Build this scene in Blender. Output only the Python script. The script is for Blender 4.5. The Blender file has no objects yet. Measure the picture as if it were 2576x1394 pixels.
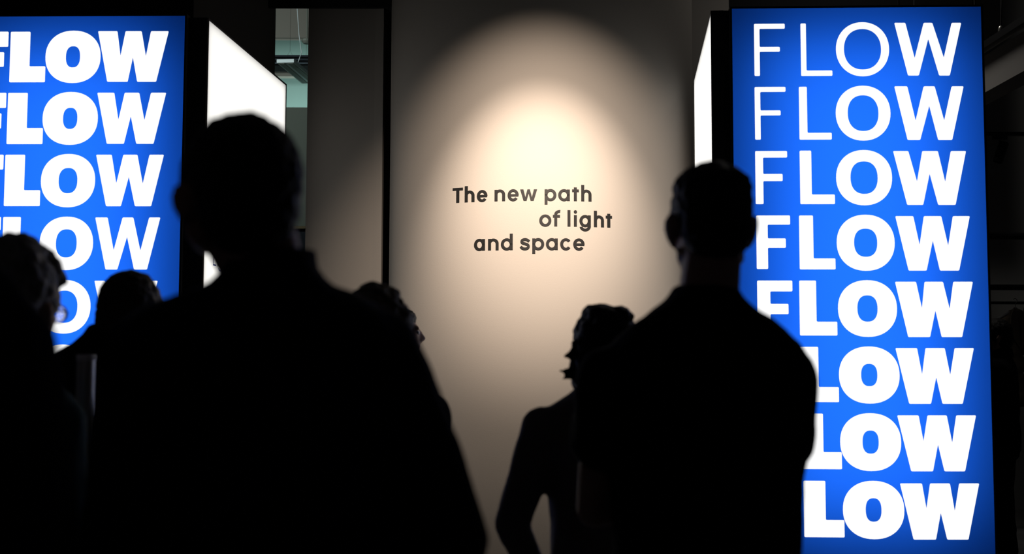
import bpy, bmesh, math, random
from mathutils import Vector, Matrix, Euler, noise
from mathutils.geometry import tessellate_polygon

S = bpy.context.scene
C = S.collection
R = math.radians

# ------------------------------------------------------------------ camera
F_PX, CX, CY, Y_HOR = 2800.0, 1288.0, 697.0, 890.0
CAM_H, ROLL = 1.45, R(0.15)
PITCH = math.atan((Y_HOR - CY) / F_PX)
_f = Vector((0, math.cos(PITCH), math.sin(PITCH)))
_u0 = Vector((0, -math.sin(PITCH), math.cos(PITCH)))
_r0 = Vector((1, 0, 0))
CAM_R = _r0 * math.cos(ROLL) + _u0 * math.sin(ROLL)
CAM_U = _u0 * math.cos(ROLL) - _r0 * math.sin(ROLL)
CAM_F = _f
CAM_C = Vector((0, 0, CAM_H))
cam_d = bpy.data.cameras.new('camera')
cam = bpy.data.objects.new('camera', cam_d); C.objects.link(cam)
cam.matrix_world = Matrix(((CAM_R.x, CAM_U.x, -CAM_F.x, 0), (CAM_R.y, CAM_U.y, -CAM_F.y, 0),
                           (CAM_R.z, CAM_U.z, -CAM_F.z, CAM_H), (0, 0, 0, 1)))
cam_d.sensor_width = 36.0
cam_d.lens = F_PX / 2576.0 * 36.0
cam_d.clip_start = 0.05
cam_d.dof.use_dof = True
cam_d.dof.focus_distance = 8.1
cam_d.dof.aperture_fstop = 2.4
S.camera = cam

# ------------------------------------------------------------------ world, exposure
w = bpy.data.worlds.new('world'); S.world = w
w.use_nodes = True
w.node_tree.nodes['Background'].inputs[0].default_value = (0.5, 0.55, 0.65, 1)
w.node_tree.nodes['Background'].inputs[1].default_value = 0.0
S.view_settings.view_transform = 'Standard'
S.view_settings.look = 'None'
S.view_settings.exposure = 0.0
S.view_settings.gamma = 1.0
S.view_settings.use_curve_mapping = False
S.cycles.max_bounces = 8
S.cycles.diffuse_bounces = 4
S.cycles.transmission_bounces = 6
S.cycles.sample_clamp_indirect = 4.0


def ray(px, py):
    return CAM_F + CAM_R * ((px - CX) / F_PX) - CAM_U * ((py - CY) / F_PX)


def at(px, py, Y):
    """where the line of sight through a pixel meets the depth Y"""
    d = ray(px, py)
    return CAM_C + d * (Y / d.y)


# ------------------------------------------------------------------ materials
def nt(name):
    m = bpy.data.materials.new(name); m.use_nodes = True
    return m, m.node_tree, m.node_tree.nodes['Principled BSDF']


def mat(name, col, rough=0.8, spec=0.3, metal=0.0, bump=0.0, bscale=60.0, var=0.0, vscale=8.0, stretch=None):
    m, t, b = nt(name)
    b.inputs['Base Color'].default_value = (*col, 1)
    b.inputs['Roughness'].default_value = rough
    b.inputs['Specular IOR Level'].default_value = spec
    b.inputs['Metallic'].default_value = metal
    if bump or var:
        co = t.nodes.new('ShaderNodeTexCoord')
        src = co.outputs['Object']
        if stretch:
            mp = t.nodes.new('ShaderNodeMapping'); mp.inputs['Scale'].default_value = stretch
            t.links.new(src, mp.inputs[0]); src = mp.outputs[0]
    if var:
        n = t.nodes.new('ShaderNodeTexNoise'); n.inputs['Scale'].default_value = vscale
        n.inputs['Detail'].default_value = 4
        t.links.new(src, n.inputs['Vector'])
        r = t.nodes.new('ShaderNodeValToRGB')
        r.color_ramp.elements[0].position = 0.3; r.color_ramp.elements[1].position = 0.7
        r.color_ramp.elements[0].color = (*[c * (1 - var) for c in col], 1)
        r.color_ramp.elements[1].color = (*[min(1, c * (1 + var)) for c in col], 1)
        t.links.new(n.outputs['Fac'], r.inputs[0]); t.links.new(r.outputs[0], b.inputs['Base Color'])
    if bump:
        n = t.nodes.new('ShaderNodeTexNoise'); n.inputs['Scale'].default_value = bscale
        n.inputs['Detail'].default_value = 3
        t.links.new(src, n.inputs['Vector'])
        bp = t.nodes.new('ShaderNodeBump'); bp.inputs['Strength'].default_value = bump
        bp.inputs['Distance'].default_value = 0.004
        t.links.new(n.outputs['Fac'], bp.inputs['Height']); t.links.new(bp.outputs[0], b.inputs['Normal'])
    return m


def emit(name, col, strength):
    m = bpy.data.materials.new(name); m.use_nodes = True
    t = m.node_tree; t.nodes.clear()
    o = t.nodes.new('ShaderNodeOutputMaterial'); e = t.nodes.new('ShaderNodeEmission')
    e.inputs[0].default_value = (*col, 1); e.inputs[1].default_value = strength
    t.links.new(e.outputs[0], o.inputs[0])
    return m


def backlit_fabric(name, col):
    """tensioned fabric that passes the light of the lamps behind it"""
    m = bpy.data.materials.new(name); m.use_nodes = True
    t = m.node_tree; t.nodes.clear()
    o = t.nodes.new('ShaderNodeOutputMaterial'); tr = t.nodes.new('ShaderNodeBsdfTranslucent')
    tr.inputs[0].default_value = (*col, 1)
    t.links.new(tr.outputs[0], o.inputs[0])
    return m


M = {
    'plaster': mat('plaster_warm_white', (0.112, 0.103, 0.094), 0.9, 0.1, bump=0.12, bscale=140),
    'plaster_grey': mat('plaster_grey', (0.33, 0.31, 0.29), 0.95, 0.1, bump=0.1, bscale=120),
    'dark_wall': mat('dark_wall_paint', (0.14, 0.13, 0.12), 0.95, 0.1),
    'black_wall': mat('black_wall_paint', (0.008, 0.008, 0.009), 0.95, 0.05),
    'side_wall': mat('grey_wall_paint', (0.22, 0.215, 0.21), 0.95, 0.05),
    'dark_ceiling': mat('dark_ceiling_paint', (0.12, 0.12, 0.12), 0.95, 0.05),
    'dark_floor': mat('dark_floor', (0.12, 0.12, 0.12), 0.6, 0.3, var=0.25, vscale=3),
    'right_wall': mat('right_grey_paint', (0.32, 0.32, 0.31), 0.95, 0.1),
    'black_metal': mat('black_powder_coat', (0.010, 0.010, 0.012), 0.5, 0.3, bump=0.05, bscale=300),
    'black_frame': mat('black_frame_profile', (0.012, 0.012, 0.014), 0.45, 0.35),
    'beam': mat('pale_beam', (0.45, 0.43, 0.41), 0.85, 0.2),
    'vinyl': mat('black_vinyl', (0.0020, 0.0019, 0.0019), 0.45, 0.12),
    'blue_fabric': backlit_fabric('backlit_blue_fabric', (0.012, 0.150, 0.98)),
    'white_fabric': backlit_fabric('backlit_white_fabric', (0.95, 0.945, 0.93)),
    'sign_white': emit('backlit_white_print', (1.0, 1.0, 1.0), 1.06),
    'sign_blue': mat('blue_print', (0.01, 0.05, 0.45), 0.8, 0.1),
    'aqua': mat('aqua_wall', (0.50, 0.72, 0.68), 0.9, 0.1),
    'sage': mat('grey_green_partition', (0.20, 0.215, 0.19), 0.9, 0.1, bump=0.1),
    'taupe': mat('taupe_beam', (0.33, 0.30, 0.27), 0.9, 0.1),
    'lamp_white': mat('lamp_enamel', (0.62, 0.68, 0.72), 0.4, 0.4),
    'louvre': mat('lamp_louvre', (0.16, 0.17, 0.15), 0.5, 0.4),
    'wood': mat('pale_wood', (0.45, 0.34, 0.2), 0.6, 0.3, var=0.2, vscale=6, stretch=(1, 12, 12)),
    'steel': mat('brushed_steel', (0.55, 0.54, 0.50), 0.35, 0.5, metal=0.8),
    'slate': mat('slate_blue_box', (0.05, 0.06, 0.08), 0.7, 0.3),
    'skin': mat('skin', (0.50, 0.31, 0.22), 0.55, 0.35, bump=0.05, bscale=400, var=0.08, vscale=25),
    'skin_dark': mat('skin_tan', (0.40, 0.24, 0.17), 0.55, 0.35, bump=0.05, bscale=400, var=0.08, vscale=25),
    'eye': mat('eyeball', (0.6, 0.58, 0.55), 0.2, 0.5),
    'hair_black': mat('hair_black', (0.008, 0.007, 0.006), 0.6, 0.25, bump=0.8, bscale=180, stretch=(1, 1, .2)),
    'hair_brown': mat('hair_brown', (0.035, 0.024, 0.015), 0.6, 0.3, bump=0.8, bscale=180, stretch=(1, 1, .2)),
    'hair_sand': mat('hair_sandy', (0.12, 0.09, 0.05), 0.6, 0.3, bump=0.8, bscale=180, stretch=(1, 1, .2)),
    'hair_grey': mat('hair_grey', (0.30, 0.28, 0.25), 0.55, 0.35, bump=0.9, bscale=160, stretch=(1, 1, .2), var=0.35, vscale=60),
    'navy': mat('navy_wool', (0.010, 0.012, 0.022), 0.95, 0.1, bump=0.3, bscale=220),
    'black_cloth': mat('black_cotton', (0.006, 0.006, 0.008), 0.95, 0.1, bump=0.3, bscale=220),
    'charcoal': mat('charcoal_cloth', (0.030, 0.028, 0.030), 0.9, 0.15, bump=0.4, bscale=200),
    'grey_denim': mat('dark_grey_denim', (0.17, 0.16, 0.16), 0.9, 0.15, bump=0.5, bscale=90),
    'cap_white': mat('pale_cap', (0.85, 0.83, 0.80), 0.5, 0.4),
    'teal': mat('dark_teal_knit', (0.05, 0.085, 0.095), 0.95, 0.1, bump=0.5, bscale=160),
    'trouser': mat('black_trousers', (0.008, 0.008, 0.010), 0.9, 0.1, bump=0.2, bscale=200),
    'shoe': mat('black_leather', (0.01, 0.01, 0.01), 0.4, 0.5),
    'lens': mat('spectacle_lens', (0.95, 0.96, 0.97), 0.02, 0.5),
    'coat': mat('khaki_cotton', (0.16, 0.13, 0.10), 0.9, 0.1, bump=0.3, bscale=150),
    'coat2': mat('olive_cotton', (0.13, 0.12, 0.09), 0.9, 0.1, bump=0.3, bscale=150),
    'hanger': mat('grey_hanger', (0.30, 0.30, 0.30), 0.6, 0.3),
}

M['lens'].node_tree.nodes['Principled BSDF'].inputs['Transmission Weight'].default_value = 1.0


# ------------------------------------------------------------------ object helpers
def link(name, me, m=None, parent=None, smooth=False):
    o = bpy.data.objects.new(name, me); C.objects.link(o)
    if m is not None and not me.materials:
        me.materials.append(m)
    if smooth:
        me.polygons.foreach_set('use_smooth', [True] * len(me.polygons))
    if parent is not None:
        o.parent = parent
    return o


def obj(name, bm, m=None, parent=None, smooth=False):
    bmesh.ops.recalc_face_normals(bm, faces=bm.faces)
    me = bpy.data.meshes.new(name); bm.to_mesh(me); bm.free()
    return link(name, me, m, parent, smooth)


def tag(o, label, cat, group=None):
    o['label'] = label; o['category'] = cat
    if group: o['group'] = group
    return o


def struct(o):
    o['kind'] = 'structure'
    return o


def empty(name, loc=(0, 0, 0), rz=0.0, parent=None):
    o = bpy.data.objects.new(name, None); C.objects.link(o)
    o.location = loc; o.rotation_euler = (0, 0, rz); o.empty_display_size = 0.1
    if parent is not None: o.parent = parent
    return o


def box(bm, x0, x1, y0, y1, z0, z1):
    v = [bm.verts.new(p) for p in ((x0, y0, z0), (x1, y0, z0), (x1, y1, z0), (x0, y1, z0),
                                   (x0, y0, z1), (x1, y0, z1), (x1, y1, z1), (x0, y1, z1))]
    for f in ((0, 3, 2, 1), (4, 5, 6, 7), (0, 1, 5, 4), (1, 2, 6, 5), (2, 3, 7, 6), (3, 0, 4, 7)):
        bm.faces.new([v[i] for i in f])


def obox(bm, o, a, b, c):
    """box from corner o along three edge vectors"""
    o, a, b, c = Vector(o), Vector(a), Vector(b), Vector(c)
    v = [bm.verts.new(p) for p in (o, o + a, o + a + b, o + b, o + c, o + a + c, o + a + b + c, o + b + c)]
    for f in ((0, 3, 2, 1), (4, 5, 6, 7), (0, 1, 5, 4), (1, 2, 6, 5), (2, 3, 7, 6), (3, 0, 4, 7)):
        bm.faces.new([v[i] for i in f])


def prism(bm, pts, z0, z1):
    lo = [bm.verts.new((p[0], p[1], z0)) for p in pts]
    hi = [bm.verts.new((p[0], p[1], z1)) for p in pts]
    n = len(pts)
    bm.faces.new(list(reversed(lo))); bm.faces.new(hi)
    for i in range(n):
        bm.faces.new((lo[i], lo[(i + 1) % n], hi[(i + 1) % n], hi[i]))


def rings_to_bm(bm, rings, cap=True):
    vs = [[bm.verts.new(p) for p in r] for r in rings]
    n = len(rings[0])
    for a, b in zip(vs, vs[1:]):
        for i in range(n):
            bm.faces.new((a[i], a[(i + 1) % n], b[(i + 1) % n], b[i]))
    if cap:
        bm.faces.new(list(reversed(vs[0]))); bm.faces.new(vs[-1])


def tube(bm, pts, r, n=10, cap=True):
    pts = [Vector(p) for p in pts]
    rs = r if isinstance(r, (list, tuple)) else [r] * len(pts)
    rings = []
    for i, p in enumerate(pts):
        d = (pts[min(i + 1, len(pts) - 1)] - pts[max(i - 1, 0)]).normalized()
        a = Vector((0, 0, 1)) if abs(d.z) < 0.9 else Vector((0, 1, 0))
        u = d.cross(a).normalized(); v = d.cross(u).normalized()
        rings.append([p + (u * math.cos(2 * math.pi * k / n) + v * math.sin(2 * math.pi * k / n)) * rs[i] for k in range(n)])
    rings_to_bm(bm, rings, cap)


def cone(bm, p, q, r0, r1, n=14):
    """tapered capsule"""
    p, q = Vector(p), Vector(q)
    d = (q - p); L = d.length; d.normalize()
    a = Vector((0, 0, 1)) if abs(d.z) < 0.9 else Vector((0, 1, 0))
    u = d.cross(a).normalized(); v = d.cross(u).normalized()
    prof = []
    for k in range(4):
        t = math.pi / 2 * (k + .35) / 4
        prof.append((-r0 * math.cos(t), r0 * math.sin(t)))
    prof.append((0, r0)); prof.append((L, r1))
    for k in range(4):
        t = math.pi / 2 * (k + .65) / 4
        prof.append((L + r1 * math.sin(t), r1 * math.cos(t)))
    rings_to_bm(bm, [[p + d * s + (u * math.cos(2 * math.pi * k / n) + v * math.sin(2 * math.pi * k / n)) * r for k in range(n)] for s, r in prof])


def chain(bm, pts, rs):
    for i in range(len(pts) - 1):
        cone(bm, pts[i], pts[i + 1], rs[i], rs[i + 1])


def ell(bm, c, r, rot=None, n=20, m=12):
    c = Vector(c)
    E = Euler(rot).to_matrix() if rot else Matrix.Identity(3)
    rings = []
    for j in range(m):
        t = math.pi * (j + 0.5) / m
        rings.append([c + E @ Vector((r[0] * math.sin(t) * math.cos(2 * math.pi * k / n), r[1] * math.sin(t) * math.sin(2 * math.pi * k / n),
                                      -r[2] * math.cos(t))) for k in range(n)])
    rings_to_bm(bm, rings)


def loft(bm, secs, n=32, e=2.3):
    """horizontal superelliptic sections (z, rx, ry, cx, cy)"""
    rings = []
    for s in secs:
        z, rx, ry = s[:3]; cx = s[3] if len(s) > 3 else 0; cy = s[4] if len(s) > 4 else 0
        ring = []
        for k in range(n):
            a = 2 * math.pi * k / n
            c, q = math.cos(a), math.sin(a)
            ring.append(Vector((cx + rx * math.copysign(abs(c) ** (2 / e), c), cy + ry * math.copysign(abs(q) ** (2 / e), q), z)))
        rings.append(ring)
    rings_to_bm(bm, rings)


def fused(name, bm, voxel, m, parent, smooth_it=4, wobble=None):
    """grow one continuous skin over the overlapping shapes in bm"""
    bmesh.ops.recalc_face_normals(bm, faces=bm.faces)
    me = bpy.data.meshes.new(name + '_src'); bm.to_mesh(me); bm.free()
    t = bpy.data.objects.new(name + '_src', me); C.objects.link(t)
    r = t.modifiers.new('r', 'REMESH'); r.mode = 'VOXEL'; r.voxel_size = voxel
    s = t.modifiers.new('s', 'SMOOTH'); s.factor = 0.5; s.iterations = smooth_it
    dg = bpy.context.evaluated_depsgraph_get()
    out = bpy.data.meshes.new_from_object(t.evaluated_get(dg), depsgraph=dg)
    bpy.data.objects.remove(t); bpy.data.meshes.remove(me)
    out.name = name
    if wobble:
        amp, sc = wobble[:2]; st = wobble[2] if len(wobble) > 2 else (1, 1, 1)
        nr = [v.normal.copy() for v in out.vertices]
        co = [v.co.copy() for v in out.vertices]
        flat = []
        for p, q in zip(co, nr):
            flat.extend(p + q * (amp * noise.fractal(Vector((p.x * st[0], p.y * st[1], p.z * st[2])) * sc, 1.0, 2.0, 3)))
        out.vertices.foreach_set('co', flat); out.update()
    out.materials.clear()
    return link(name, out, m, parent, True)


# ------------------------------------------------------------------ the room
def wall(name, m, *b):
    bm = bmesh.new(); box(bm, *b)
    return struct(obj(name, bm, M[m]))


wall('floor', 'dark_floor', -7.2, 7.2, -5.2, 16.2, -0.1, 0.0)
wall('ceiling', 'dark_ceiling', -7.2, 7.2, -5.2, 16.2, 5.3, 5.4)
wall('wall_rear', 'side_wall', -7.2, 7.2, -5.2, -5.0, 0, 5.3)
wall('wall_left', 'side_wall', -7.2, -7.0, -5.0, 16.2, 0, 5.3)
wall('wall_right', 'side_wall', 7.0, 7.2, -5.0, 16.2, 0, 5.3)
x_pier0, x_pier1 = at(487, 20, 9.0).x, at(690, 60, 9.0).x
x_pan0, x_pan1, x_ret = at(774, 200, 8.80).x, at(940, 400, 8.80).x, at(963, 300, 8.80).x
z_lin = at(850, 18, 8.76).z
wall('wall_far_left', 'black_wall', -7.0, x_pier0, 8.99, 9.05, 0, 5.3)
wall('wall_far_pier', 'dark_wall', x_pier0, x_pier1, 9.0, 9.05, 0, 5.3)
wall('trim_1', 'black_wall', x_pier1, x_ret + .06, 8.76, 8.80, z_lin, 5.3)      # lintel over the gap
wall('wall_far_panel', 'plaster', x_pan0, x_pan1, 8.80, 9.00, 0, z_lin)
# the panel's narrow return that catches more light
bm = bmesh.new(); prism(bm, ((x_pan1, 8.80), (x_ret, 8.792), (x_ret, 9.34), (x_pan1, 9.34)), 0, z_lin)
struct(obj('trim_2', bm, M['plaster']))
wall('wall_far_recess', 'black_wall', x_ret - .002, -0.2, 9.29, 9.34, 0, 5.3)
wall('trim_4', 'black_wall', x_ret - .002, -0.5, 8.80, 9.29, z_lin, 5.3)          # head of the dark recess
wall('wall_far_right', 'dark_wall', 0.6, 1.775, 9.6, 9.75, 0, 5.3)
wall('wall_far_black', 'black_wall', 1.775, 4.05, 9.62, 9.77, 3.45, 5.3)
wall('wall_back_right', 'right_wall', 1.775, 7.0, 10.6, 10.8, 0, 5.3)
wall('trim_3', 'dark_wall', 1.775, 1.9, 9.6, 10.6, 0, 5.3)

# the rounded projecting wall that carries the title
COL_Y, COL_B = 8.80, 0.80
_l, _r = at(983, 350, COL_Y).x, at(1741, 350, COL_Y).x
COL_X, COL_A = (_l + _r) / 2, (_r - _l) / 2


def col_y(x):
    t = max(-0.999, min(0.999, (x - COL_X) / COL_A))
    return COL_Y - COL_B * math.sqrt(1 - t * t)


bm = bmesh.new()
pts = [(COL_X + COL_A * math.cos(math.pi + math.pi * k / 96), COL_Y + COL_B * math.sin(math.pi + math.pi * k / 96)) for k in range(97)]
lo = [bm.verts.new((p[0], p[1], 0)) for p in pts]; hi = [bm.verts.new((p[0], p[1], 5.3)) for p in pts]
for k in range(96):
    bm.faces.new((lo[k], lo[k + 1], hi[k + 1], hi[k])).smooth = True
box(bm, pts[0][0] + .001, pts[-1][0] - .001, COL_Y - .02, COL_Y, 0, 5.3)     # flat back
struct(obj('wall_curved', bm, M['plaster']))

# ------------------------------------------------------------------ lettering
def tess_prism(bm, loops, P, d):
    """flat shape with holes -> thin solid; P(u, v, w) places it"""
    flat = [Vector((p[0], p[1], 0)) for l in loops for p in l]
    tris = tessellate_polygon([[Vector((p[0], p[1], 0)) for p in l] for l in loops])
    fr = [bm.verts.new(P(p.x, p.y, d)) for p in flat]
    bk = [bm.verts.new(P(p.x, p.y, 0)) for p in flat]
    for t in tris:
        try:
            bm.faces.new([fr[i] for i in t]); bm.faces.new([bk[i] for i in reversed(t)])
        except ValueError:
            pass
    k = 0
    for l in loops:
        n = len(l)
        for i in range(n):
            a, b = k + i, k + (i + 1) % n
            bm.faces.new((fr[a], fr[b], bk[b], bk[a]))
        k += n


def rounded(pts, r, n=3):
    out = []
    N = len(pts)
    for i in range(N):
        p0, p1, p2 = (Vector((*pts[(i + k) % N][:2], 0)) for k in (-1, 0, 1))
        a, b = (p0 - p1), (p2 - p1)
        q = min(r, a.length * .4, b.length * .4)
        a.normalize(); b.normalize()
        s, e = p1 + a * q, p1 + b * q
        for k in range(n + 1):
            t = k / n
            p = s * (1 - t) ** 2 + p1 * 2 * t * (1 - t) + e * t ** 2
            out.append((p.x, p.y))
    return out


def oval(cx, cy, rx, ry, e, n=56):
    o = []
    for k in range(n):
        a = 2 * math.pi * k / n
        c, s = math.cos(a), math.sin(a)
        o.append((cx + rx * math.copysign(abs(c) ** (2 / e), c), cy + ry * math.copysign(abs(s) ** (2 / e), s)))
    return o


# title on the curved wall: extents read off the wall, in units of 1/5.8545 of a photo pixel
TS = 5.8545


def title_xz(u, v):
    px, py = 1120 + u / TS, 450 + v / TS
    Y = 8.0
    for _ in range(4):
        p = at(px, py, Y); Y = col_y(p.x)
    return at(px, py, Y).x


class Glyph:
    def __init__(s, base_z, unit):
        s.bm = bmesh.new(); s.z0 = base_z; s.k = unit
    def P(s, x, v, w):
        y = col_y(x)
        n = Vector(((x - COL_X) / COL_A ** 2, (y - COL_Y) / COL_B ** 2, 0)).normalized()
        return Vector((x, y, s.z0 + v * s.k)) + n * (0.0008 + w)


TITLE_UNIT = (COL_Y - COL_B + .01) / F_PX / TS


def glyph(ch, u0, u1, base_z):
    g = Glyph(base_z, TITLE_UNIT)
    xa, xb = title_xz(u0, 300), title_xz(u1, 300)
    sx = (xb - xa) / (u1 - u0)
    X = lambda u: xa + u * sx
    W = u1 - u0
    XH, ASC, CAP, DSC, s, sh = 168, 241, 222, -56, 44.0, 37.0
    D = 0.003

    def poly(pts):
        tess_prism(g.bm, [[(X(p[0]), p[1]) for p in pts]], g.P, D)

    def rect(x0, y0, x1, y1):
        poly(((x0, y0), (x1, y0), (x1, y1), (x0, y1)))

    def arc(cx, cy, rx, ry, a0, a1, n=28, t=s, th=sh):
        prev = None
        for k in range(n + 1):
            a = R(a0 + (a1 - a0) * k / n)
            c, q = math.cos(a), math.sin(a)
            cur = ((cx + rx * c, cy + ry * q), (cx + (rx - t) * c, cy + (ry - th) * q))
            if prev: poly((prev[0], cur[0], cur[1], prev[1]))
            prev = cur

    m, r = W / 2, W / 2
    if ch == 'T':
        rect(0, CAP - sh, W, CAP); rect(m - s / 2, 0, m + s / 2, CAP - sh)
    elif ch in 'hn':
        rect(0, 0, s, ASC if ch == 'h' else XH)
        arc(m, XH - 76 + 4, r, 76, 0, 168); rect(W - s, 0, W, XH - 72)
    elif ch == 'e':
        arc(m, 84, r, 89, 0, 322, 44); rect(s * .6, 66, W - 4, 99)
    elif ch == 'c':
        arc(m, 84, r, 89, 38, 322, 40)
    elif ch == 'o':
        arc(m, 84, r, 89, 0, 360, 48)
    elif ch in 'pagd':
        arc(m, 84, r, 89, 0, 360, 48)
        if ch == 'p': rect(0, DSC, s, XH)
        elif ch == 'a': rect(W - s, 0, W, XH)
        elif ch == 'd': rect(W - s, 0, W, ASC)
        else:
            rect(W - s, 10, W, XH); arc(m, 10, r, 78, 180 + 14, 360, 26)
    elif ch == 't':
        rect(m - s / 2 - 2, 0, m + s / 2 - 2, 202); rect(0, XH - sh + 4, W, XH + 4)
    elif ch == 'f':
        st = 20
        rect(st, 0, st + s, ASC - 62)
        arc(st + 62 + 20, ASC - 66, 82, 66, 84, 180, 18, t=s); rect(0, XH - sh, W, XH)
    elif ch == 'l':
        rect(0, 0, W, ASC)
    elif ch == 'i':
        rect(2, 0, W - 3, XH); poly(oval(m, 218, 24, 24, 2, 24))
    elif ch == 'w':
        a = 47
        poly(((0, XH), (a, XH), (W * .305, 52), (W * .425, XH), (W * .575, XH), (W * .695, 52), (W - a, XH), (W, XH),
              (W * .80, 0), (W * .62, 0), (W * .50, 108), (W * .38, 0), (W * .20, 0)))
    elif ch == 's':
        path = [(W - 12, 124), (W - 40, 146), (m, 154), (36, 145), (23, 122), (36, 102), (m, 90), (W - 36, 76), (W - 22, 50),
                (W - 36, 24), (m, 14), (36, 22), (8, 48)]
        # smooth the spine with Catmull-Rom, then give it a width
        sp = []
        for i in range(len(path) - 1):
            p0, p1, p2, p3 = (Vector((*path[max(0, min(len(path) - 1, i + q))], 0)) for q in (-1, 0, 1, 2))
            for k in range(4):
                t = k / 4
                sp.append(0.5 * ((2 * p1) + (p2 - p0) * t + (2 * p0 - 5 * p1 + 4 * p2 - p3) * t * t + (3 * p1 - p0 - 3 * p2 + p3) * t ** 3))
        sp.append(Vector((*path[-1], 0)))
        pl = None
        for i, p in enumerate(sp):
            d = (sp[min(i + 1, len(sp) - 1)] - sp[max(0, i - 1)]).normalized()
            nn = Vector((-d.y, d.x, 0)) * 19.5
            cur = ((p + nn)[:2], (p - nn)[:2])
            if pl: poly((pl[0], cur[0], cur[1], pl[1]))
            pl = cur
    return g.bm


title = tag(empty('wall_lettering', (COL_X, COL_Y - COL_B, 2.3)), 'black wall lettering reading The new path of light and space on the spotlit curved wall', 'lettering')
rows = [
    (320, [('T', 113, 262), ('h', 290, 433), ('e', 468, 623), ('n', 728, 883), ('e', 920, 1083), ('w', 1105, 1353), ('p', 1463, 1637),
           ('a', 1663, 1835), ('t', 1868, 1967), ('h', 2002, 2153)]),
    (696, [('o', 1385, 1563), ('f', 1585, 1690), ('l', 1800, 1843), ('i', 1892, 1940), ('g', 1975, 2142), ('h', 2188, 2335), ('t', 2362, 2453)]),
    (1044, [('a', 430, 590), ('n', 635, 790), ('d', 823, 997), ('s', 1105, 1250), ('p', 1283, 1458), ('a', 1483, 1657), ('c', 1692, 1858), ('e', 1883, 2050)]),
]
for vb, letters in rows:
    bz = at(1120 + 1350 / TS, 450 + vb / TS, COL_Y - COL_B).z
    for ch, a, b in letters:
        bm = glyph(ch, a, b, bz)
        bmesh.ops.translate(bm, verts=bm.verts, vec=-Vector(title.location))
        obj('letter', bm, M['vinyl'], title)

# ------------------------------------------------------------------ light-box kiosks
TOP, BOT = 3.534, 0.285


def lightbox(root, name, o, u, n, w_, h, depth, fab, power, inset, col):
    """o: lower left corner seen from outside; u: to the right; n: outward"""
    o, u, n = Vector(o), Vector(u).normalized(), Vector(n).normalized()
    z = Vector((0, 0, 1)); t = 0.012
    bm = bmesh.new()
    d = -n * depth; lip = n * 0.004
    obox(bm, o - u * t - z * t + lip, u * (w_ + 2 * t), z * t, d - lip)
    obox(bm, o - u * t + z * h + lip, u * (w_ + 2 * t), z * t, d - lip)
    obox(bm, o - u * t + lip, u * t, z * h, d - lip)
    obox(bm, o + u * w_ + lip, u * t, z * h, d - lip)
    obox(bm, o - u * t - z * t + d, u * (w_ + 2 * t), z * (h + 2 * t), -n * t)
    fr = obj(name + '_frame', bm, M['black_frame'], root)
    bm = bmesh.new()
    v = [bm.verts.new(p) for p in (o, o + u * w_, o + u * w_ + z * h, o + z * h)]
    bm.faces.new(v)
    fb = obj(name, bm, M[fab], root)
    L = bpy.data.lights.new(name + '_backlight', 'AREA')
    L.shape = 'RECTANGLE'; L.size = w_ - 2 * inset; L.size_y = h - 2 * inset
    L.energy = power * math.pi * L.size * L.size_y; L.color = col
    lo = bpy.data.objects.new(name + '_backlight', L); C.objects.link(lo)
    c = o + u * w_ / 2 + z * h / 2 - n * (depth - 0.02)
    zz = -n; xx = u; yy = zz.cross(xx)
    lo.matrix_world = Matrix(((xx.x, yy.x, zz.x, c.x), (xx.y, yy.y, zz.y, c.y), (xx.z, yy.z, zz.z, c.z), (0, 0, 0, 1)))
    lo.parent = root
    return fb


def flow_letters(fabric, o, u, n, rows, r=0.007):
    o, u, n = Vector(o), Vector(u).normalized(), Vector(n).normalized()

    def uv(px, py):
        d = ray(px, py)
        p = CAM_C + d * ((o - CAM_C).dot(n) / d.dot(n))
        return (p - o).dot(u), p.z - o.z

    P = lambda a, b, w_: o + u * a + Vector((0, 0, b)) + n * (0.0015 + w_)
    for kind, q in rows:
        bm = bmesh.new()
        if kind == 'W':
            loops = [rounded([uv(*p) for p in q], r)]
        else:
            x0, x1, y0, y1 = q[:4]
            xm, ym = (x0 + x1) / 2, (y0 + y1) / 2
            a0, a1 = uv(x0, ym)[0], uv(x1, ym)[0]
            b1, b0 = uv(xm, y0)[1], uv(xm, y1)[1]
            kx, ky = (a1 - a0) / (x1 - x0), (b1 - b0) / (y1 - y0)
            if kind == 'O':
                sx, sy = q[4] * kx, q[5] * ky
                ca, cb = (a0 + a1) / 2, (b0 + b1) / 2
                rx, ry = (a1 - a0) / 2, (b1 - b0) / 2
                heavy = q[4] / (x1 - x0)
                loops = [oval(ca, cb, rx, ry, 2.0 + heavy * .5), list(reversed(oval(ca, cb, rx - sx, ry - sy, 2.0 + heavy * 1.2)))]
            elif kind == 'L':
                s, t = q[4] * kx, q[5] * ky
                loops = [rounded([(a0, b0), (a1, b0), (a1, b0 + t), (a0 + s, b0 + t), (a0 + s, b1), (a0, b1)], r)]
            else:
                s, t = q[4] * kx, q[5] * ky
                m1, m0, mr = b1 - (q[6] - y0) * ky, b1 - (q[7] - y0) * ky, a0 + (q[8] - x0) * kx
                loops = [rounded([(a0, b0), (a0 + s, b0), (a0 + s, m0), (mr, m0), (mr, m1), (a0 + s, m1), (a0 + s, b1 - t), (a1, b1 - t),
                                  (a1, b1), (a0, b1)], r)]
        tess_prism(bm, loops, P, 0.002)
        obj('letter', bm, M['sign_white'], fabric)


def Wp(x0, xa, m0, m1, xb, x1, f0, f1, f2, f3, n1, n2, nc, y0, y1):
    return ((x0, y0), (xa, y0), n1, (m0, y0), (m1, y0), n2, (xb, y0), (x1, y0), (f3, y1), (f2, y1), nc, (f1, y1), (f0, y1))


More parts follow.
